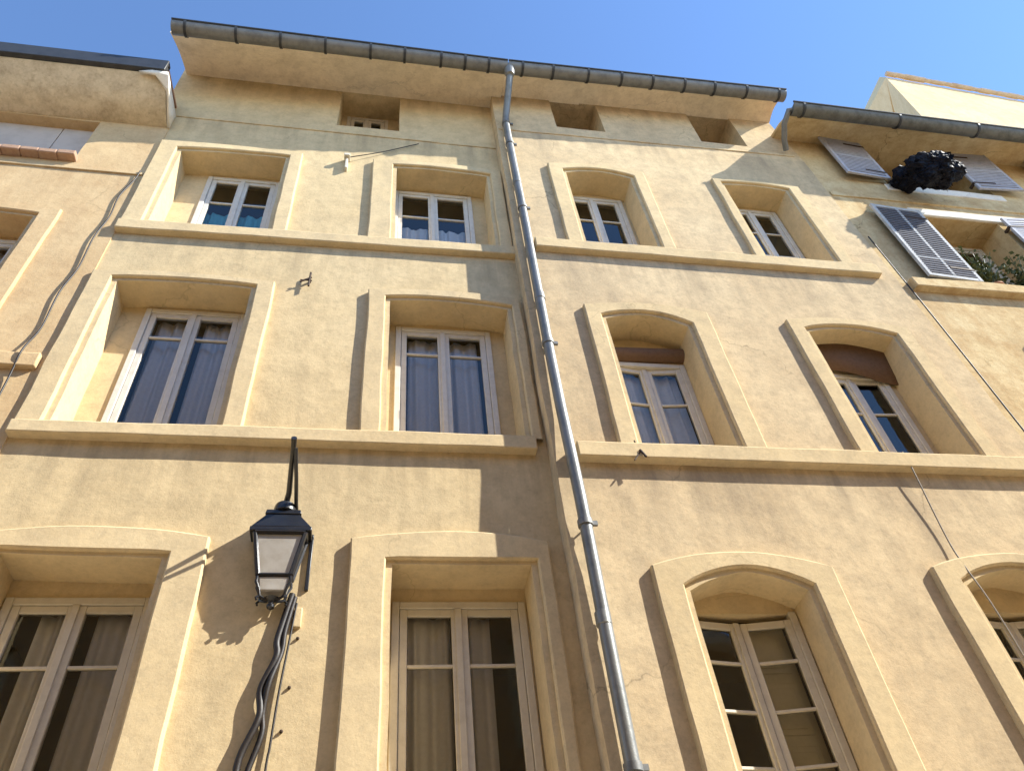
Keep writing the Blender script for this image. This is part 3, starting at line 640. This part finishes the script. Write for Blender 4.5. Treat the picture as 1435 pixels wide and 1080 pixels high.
# ================================================================ house across the street (seen only in the panes)
H = thing('town_house', (0, -8, GZ), 'tan plastered house across the street, reflected in the lower window panes', 'house', 'plastered houses along the street')
mb = MB(); hl = []
for r_, z in enumerate((-0.5, 2.4, 5.0)):
    for c in range(-5, 6):
        hl.append([(c * 3.0 - 0.55, z), (c * 3.0 + 0.55, z), (c * 3.0 + 0.55, z + 1.9), (c * 3.0 - 0.55, z + 1.9)])
mb.poly_xz([[(-18, GZ), (18, GZ), (18, 7.5), (-18, 7.5)]] + hl, -7.2, True)
for h in hl: mb.skirt(h, -7.2, -7.45)
mb.skirt([(-18, GZ), (18, GZ), (18, 7.5), (-18, 7.5)], -7.2, -13); mb.poly_xz([[(-18, GZ), (18, GZ), (18, 7.5), (-18, 7.5)]], -13)
mb.build('wall', M['peach_plaster'], H, smooth=0)
for h in hl:
    s_ = MB(); xa, xb, za, zb = h[0][0], h[1][0], h[0][1], h[2][1]
    s_.box(xa, xb, -7.46, -7.40, za, zb); s_.box((xa + xb) / 2 - 0.03, (xa + xb) / 2 + 0.03, -7.40, -7.38, za, zb)
    s_.build('closed_shutter', M['panel_wood'], H)
MB().box(-18.2, 18.2, -7.6, -6.85, 7.5, 7.7).build('cornice', M['cove'], H, 0.03)
MB().add([(-18.2, -6.9, 7.72), (18.2, -6.9, 7.72), (18.2, -13, 8.9), (-18.2, -13, 8.9), (-18.2, -6.9, 7.82), (18.2, -6.9, 7.82), (18.2, -13, 9.0), (-18.2, -13, 9.0)],
         [(0, 3, 2, 1), (4, 5, 6, 7), (0, 1, 5, 4), (1, 2, 6, 5), (2, 3, 7, 6), (3, 0, 4, 7)]).build('roof', M['pale_roof'], H, smooth=0)

# ================================================================ wall lantern
LX, LY = -0.61, -0.078
L = thing('wall_lantern', (LX, LY, 2.7), 'black iron lantern with clouded glass hanging on the yellow wall under the sill band', 'street lamp')
c = (LX, LY)
zt_, zb_, LD = 3.27, 2.95, 0.37
fr = MB()
w1, w0 = 0.33, 0.21
for sx in (-1, 1):
    for sy in (-1, 1):
        fr.tube([(LX + sx * w0 / 2, LY + sy * w0 * LD / 2, zb_), (LX + sx * w1 / 2, LY + sy * w1 * LD / 2, zt_)], 0.017, 6)
for (w, z, r_) in ((w1, zt_, 0.018), (w0, zb_, 0.014)):
    q = [(LX + sx * w / 2, LY + sy * w * LD / 2, z) for sx, sy in ((-1, -1), (1, -1), (1, 1), (-1, 1))]
    for i in range(4): fr.tube([q[i], q[(i + 1) % 4]], r_, 6)
fr.build('frame', M['black_iron'], L)
for i, (ax, ay) in enumerate(((0, -1), (1, 0), (0, 1), (-1, 0))):
    def corner(w, z, s_): return (LX + ax * (w / 2 - 0.004) + ay * s_ * (w / 2 - 0.01), LY + LD * (ay * (w / 2 - 0.004) + ax * s_ * (w / 2 - 0.01)), z)
    MB().add([corner(w0, zb_, -1), corner(w0, zb_, 1), corner(w1, zt_, 1), corner(w1, zt_, -1)], [(0, 1, 2, 3)]).build('glass_pane', M['opal'], L, smooth=0)
rf = MB(); rf.frus(c, 0.41, 0.145, zt_ + 0.012, 0.41, 0.145, zt_ + 0.045); rf.frus(c, 0.40, 0.138, zt_ + 0.046, 0.22, 0.11, zt_ + 0.16)
rf.frus(c, 0.245, 0.125, zt_ + 0.161, 0.23, 0.115, zt_ + 0.20)
rf.lathe([(0.08, zt_ + 0.20), (0.078, zt_ + 0.235), (0.07, zt_ + 0.27), (0.03, zt_ + 0.29), (0.012, zt_ + 0.31)], (LX, LY, 0), 16)
rf.build('roof', M['black_iron'], L, 0.005)
lc = MB(); lc.frus(c, 0.17, 0.07, 2.835, 0.20, 0.08, 2.94); lc.build('lower_glass', M['opal'], L, 0.01)
for sx in (-1, 1):
    for sy in (-1, 1):
        b_ = MB(); b_.tube([(LX + sx * 0.103, LY + sy * LD * 0.103, 2.95), (LX + sx * 0.108, LY + sy * LD * 0.108, 2.90), (LX + sx * 0.085, LY + sy * LD * 0.085, 2.85), (LX + sx * 0.075, LY + sy * LD * 0.075, 2.80), (LX + sx * 0.04, LY + sy * LD * 0.04, 2.785), (LX + sx * 0.01, LY + sy * LD * 0.01, 2.79)], 0.010, 6)
        b_.tube([(LX + sx * 0.075, LY + sy * LD * 0.075, 2.80), (LX + sx * 0.095, LY + sy * LD * 0.095, 2.785), (LX + sx * 0.088, LY + sy * LD * 0.088, 2.77)], 0.008, 6)
        b_.build('scroll_bracket', M['black_iron'], L)
fi = MB(); fi.lathe([(0.012, 0.10), (0.03, 0.085), (0.05, 0.075), (0.02, 0.055), (0.016, 0.04), (0.026, 0.028), (0.024, 0.012), (0.008, 0.0)], (LX, LY, 2.72), 12); fi.build('finial', M['black_iron'], L)
ar = MB(); ar.tube([(LX, LY, 3.56), (LX + 0.02, LY - 0.08, 3.60), (-0.575, -0.34, 3.66), (-0.56, -0.50, 3.72), (-0.555, -0.58, 3.74)], [0.022, 0.02, 0.018, 0.017, 0.02], 8)
ar.tube([(-0.53, 0.01, 3.50), (-0.535, -0.12, 3.53), (-0.535, -0.30, 3.60), (-0.545, -0.50, 3.72)], 0.014, 8)
ar.build('bracket_arm', M['black_iron'], L)
bp = MB(); bp.box(LX + 0.19, LX + 0.215, -0.02, 0.012, 2.90, 3.33); bp.box(LX - 0.05, LX + 0.215, -0.02, 0.012, 3.30, 3.345); bp.build('wall_plate', M['black_iron'], L, 0.004)

# cable bundle under the lantern
def cable(name, pts, r, m, label, cat='cable', group=None, n=8, sub=6):
    P = [Vector(p) for p in pts]; out = []
    for i in range(len(P) - 1):
        p0, p1, p2, p3 = P[max(i - 1, 0)], P[i], P[i + 1], P[min(i + 2, len(P) - 1)]
        for k in range(sub):
            u = k / sub
            out.append(0.5 * ((2 * p1) + (p2 - p0) * u + (2 * p0 - 5 * p1 + 4 * p2 - p3) * u * u + (3 * p1 - p0 - 3 * p2 + p3) * u ** 3))
    out.append(P[-1])
    o = MB().tube(out, r, n).build(name, M[m], None, smooth=60)
    return tag(o, label, cat, group)
cable('cable', [(-0.49, -0.03, 2.86), (-0.525, -0.03, 2.66), (-0.545, -0.035, 2.52), (-0.535, -0.04, 2.42), (-0.60, -0.035, 2.22), (-0.585, -0.04, 2.05), (-0.66, -0.035, 1.82), (-0.655, -0.03, 1.60), (-0.62, -0.03, 1.35), (-0.6, -0.03, 0.6), (-0.6, -0.03, -1.0)], 0.021, 'rubber', 'thick black cable looping furthest left below the lantern', group='cables below the lantern')
cable('cable', [(-0.47, -0.025, 2.84), (-0.505, -0.03, 2.60), (-0.51, -0.028, 2.45), (-0.555, -0.05, 2.25), (-0.57, -0.03, 2.08), (-0.56, -0.025, 1.95), (-0.615, -0.03, 1.70), (-0.60, -0.05, 1.50), (-0.56, -0.03, 1.2), (-0.56, -0.03, -1.0)], 0.017, 'rubber', 'middle black cable twisted with the thick one below the lantern', group='cables below the lantern')
cable('cable', [(-0.455, -0.02, 2.80), (-0.475, -0.02, 2.5), (-0.495, -0.02, 2.2), (-0.505, -0.02, 1.9), (-0.515, -0.02, 1.5), (-0.52, -0.02, -1.0)], 0.007, 'rubber', 'thin straight black wire running down right of the looping lantern cables', group='cables below the lantern')
jb = MB(); jb.box(-0.465, -0.415, -0.022, 0.01, 2.63, 2.77); tag(jb.build('junction_box', M['left_plaster'], None, 0.006), 'small plaster coloured box on the wall just below the lantern', 'junction box')
for i, (x, z, lb) in enumerate(((-0.425, 2.56, 'small dark wall plug just under the pale junction box'), (-0.44, 2.24, 'small dark wall plug beside the middle of the lantern cables'), (-0.455, 1.98, 'lowest small dark wall plug beside the lantern cables'))):
    tag(MB().lathe([(0.010, 0), (0.011, 0.012), (0.004, 0.02)], (0, 0, 0), 8).build('wall_plug', M['rust_iron'], None), lb, 'wall plug', 'wall plugs below the lantern')
    o = bpy.data.objects['wall_plug' if i == 0 else 'wall_plug.%03d' % i]; o.location = (x, 0.002, z); o.rotation_euler = (R(90), 0, 0)
cable('cable', [(-2.70, -0.045, 8.16), (-2.72, -0.035, 7.95), (-2.78, -0.035, 7.6), (-2.765, -0.035, 7.2), (-2.80, -0.04, 6.8), (-2.79, -0.035, 6.3), (-2.83, -0.04, 5.9), (-2.82, -0.035, 5.4), (-2.84, -0.08, 5.05), (-2.85, -0.035, 4.7), (-2.84, -0.035, 3.5), (-2.84, -0.035, 0)], 0.008, 'rubber', 'sagging black cable running down the peach wall at the left')
# iron fixings
t = MB(); t.tube([(-0.715, 0.01, 6.36), (-0.715, -0.05, 6.35)], 0.014, 8); t.tube([(-0.715, -0.045, 6.24), (-0.712, -0.045, 6.46)], 0.011, 6); t.tube([(-0.80, -0.045, 6.30), (-0.70, -0.045, 6.38)], 0.010, 6); t.tube([(-0.80, -0.045, 6.33), (-0.69, -0.045, 6.33)], 0.007, 6)
tag(t.build('wall_anchor', M['rust_iron'], None), 'rusty star shaped iron anchor on the yellow wall between the middle windows', 'wall anchor')
t = MB(); t.box(-0.53, -0.50, -0.06, 0.01, 8.66, 8.90); t.box(-0.55, -0.48, -0.10, 0.01, 8.90, 8.95)
tag(t.build('wall_peg', M['cream_wood'], None, 0.005), 'short pale peg on the upper yellow wall at the foot of a thin dark shadow line', 'peg')
cable('shadow_line', [(-0.50, -0.05, 8.93), (-0.1, -0.03, 9.2), (0.36, -0.02, 9.55)], 0.006, 'rubber', 'thin dark line standing in for a shadow, slanting up from the pale peg on the yellow wall', 'shadow_line')  # thin dark tube standing in for a shadow on the wall
t = MB(); t.tube([(2.08, -0.16, 4.06), (2.09, -0.26, 4.04), (2.12, -0.27, 3.96)], 0.010, 6); t.tube([(2.09, -0.25, 4.03), (2.02, -0.26, 3.93)], 0.007, 6); t.tube([(2.08, -0.25, 4.03), (2.07, -0.24, 4.16)], 0.006, 6)
tag(t.build('iron_hook', M['rust_iron'], None), 'small bent iron hook on the sill band beside the downpipe', 'hook')
cable('cable', [(4.50, -0.235, 4.15), (4.49, -0.24, 3.95), (4.47, -0.21, 3.5), (4.455, -0.20, 3.2), (4.45, -0.215, 3.0), (4.46, -0.24, 2.6), (4.47, -0.22, 1.8), (4.47, -0.22, 0.5)], 0.006, 'wire', 'thin wire hanging from the sill band over the arched window at the lower right')
cable('cable', [(5.97, -0.185, 7.9), (5.99, -0.185, 6.6), (6.0, -0.183, 5.6), (6.0, -0.183, 4.4), (6.01, -0.183, 2.0)], 0.008, 'rubber', 'thin dark cable along the joint between the two right hand houses')

# ================================================================ black bundle and plants at the right windows
import bmesh
bm = bmesh.new(); bmesh.ops.create_icosphere(bm, subdivisions=5, radius=1.0)
first_n = len(bm.verts)
bmesh.ops.create_icosphere(bm, subdivisions=4, radius=1.0)
bm.verts.ensure_lookup_table()
for v in list(bm.verts)[first_n:]:                    # a smaller fold still lying on the window ledge
    n_ = v.co.normalized(); r_ = 1 + 0.4 * noise.noise(n_ * 2.1 + Vector((9, 4, 1))) + 0.25 * abs(noise.noise(n_ * 6.0))
    v.co = Vector((-0.14 + n_.x * r_ * 0.19, 0.26 + n_.y * r_ * 0.2, 0.24 + n_.z * r_ * 0.16))
for v in list(bm.verts)[:first_n]:
    n_ = v.co.normalized()
    r_ = 1 + 0.35 * noise.noise(n_ * 1.6 + Vector((3, 1, 2))) + 0.22 * abs(noise.noise(n_ * 4.0)) + 0.12 * abs(noise.noise(n_ * 9.0 + Vector((7, 0, 0))))
    v.co = Vector((n_.x * r_ * 0.34, n_.y * r_ * 0.22, n_.z * r_ * 0.24))
base_v = [v.co.copy() for v in bm.verts]
for k in range(130):
    p_ = base_v[random.randrange(len(base_v))]; d_ = Vector((p_.x / 0.16, p_.y / 0.06, p_.z / 0.073)).normalized()
    t_ = d_.cross(Vector((random.uniform(-1, 1), random.uniform(-1, 1), random.uniform(-1, 1)))).normalized()
    l_ = random.uniform(0.02, 0.08); w_ = random.uniform(0.02, 0.06)
    q_ = [bm.verts.new(p_ * 0.97 + t_ * w_), bm.verts.new(p_ * 0.97 - t_ * w_), bm.verts.new(p_ + d_ * l_ * 0.6 + t_ * w_ * 0.3 + Vector((0, 0, -0.3 * l_)))]
    bm.faces.new(q_)
me = bpy.data.meshes.new('black_bundle'); bm.to_mesh(me); bm.free(); me.materials.append(M['bag'])
o = bpy.data.objects.new('black_bundle', me); COL.objects.link(o); o.location = (7.36, -0.57, 9.16)
tag(o, 'crumpled black plastic bundle hanging out of the top window with grey shutters', 'bundle')

def plant(x, y, z, h, spread, n, label):
    P = thing('potted_plant', (x, y, z), label, 'plant', 'plants on the window sill')
    pot = MB(); pot.lathe([(0.07, 0), (0.095, 0.14), (0.105, 0.14), (0.105, 0.165), (0.09, 0.165)], (x, y, z), 14); pot.build('pot', M['terracotta'], P)
    lf = MB(); st = MB()
    for i in range(n):
        a = random.random() * 2 * PI; e = random.uniform(0.2, 1.0)
        tip = Vector((x + math.cos(a) * spread * e, y + math.sin(a) * spread * 0.7 * e, z + 0.16 + h * random.uniform(0.3, 1.0)))
        b0 = Vector((x, y, z + 0.13)); midp = b0.lerp(tip, 0.5) + Vector((0, 0, 0.08))
        st.tube([b0, midp, tip], [0.006, 0.005, 0.003], 5)
        for k in range(9):
            c0 = b0.lerp(tip, 0.25 + 0.75 * k / 8) + Vector((random.uniform(-.05, .05), random.uniform(-.05, .05), random.uniform(-.03, .06)))
            d = Vector((random.uniform(-1, 1), random.uniform(-1, 1), random.uniform(-.6, .8))).normalized(); s_ = random.uniform(0.035, 0.075)
            u_ = d.cross(Vector((0.3, 0.2, 1))).normalized() * s_ * 0.38
            lf.add([c0, c0 + d * s_ * 0.5 + u_, c0 + d * s_, c0 + d * s_ * 0.5 - u_], [(0, 1, 2, 3)])
    st.build('stems', M['leaf'], P); lf.build('foliage', M['leaf'], P, smooth=0)
    return P
plant(7.42, y0 + 0.10, 7.0, 0.70, 0.34, 34, 'bushy green plant on the sill beside the lattice shutter')
plant(7.95, y0 + 0.08, 7.0, 0.52, 0.32, 28, 'lower green plant on the sill right of the bushy one')
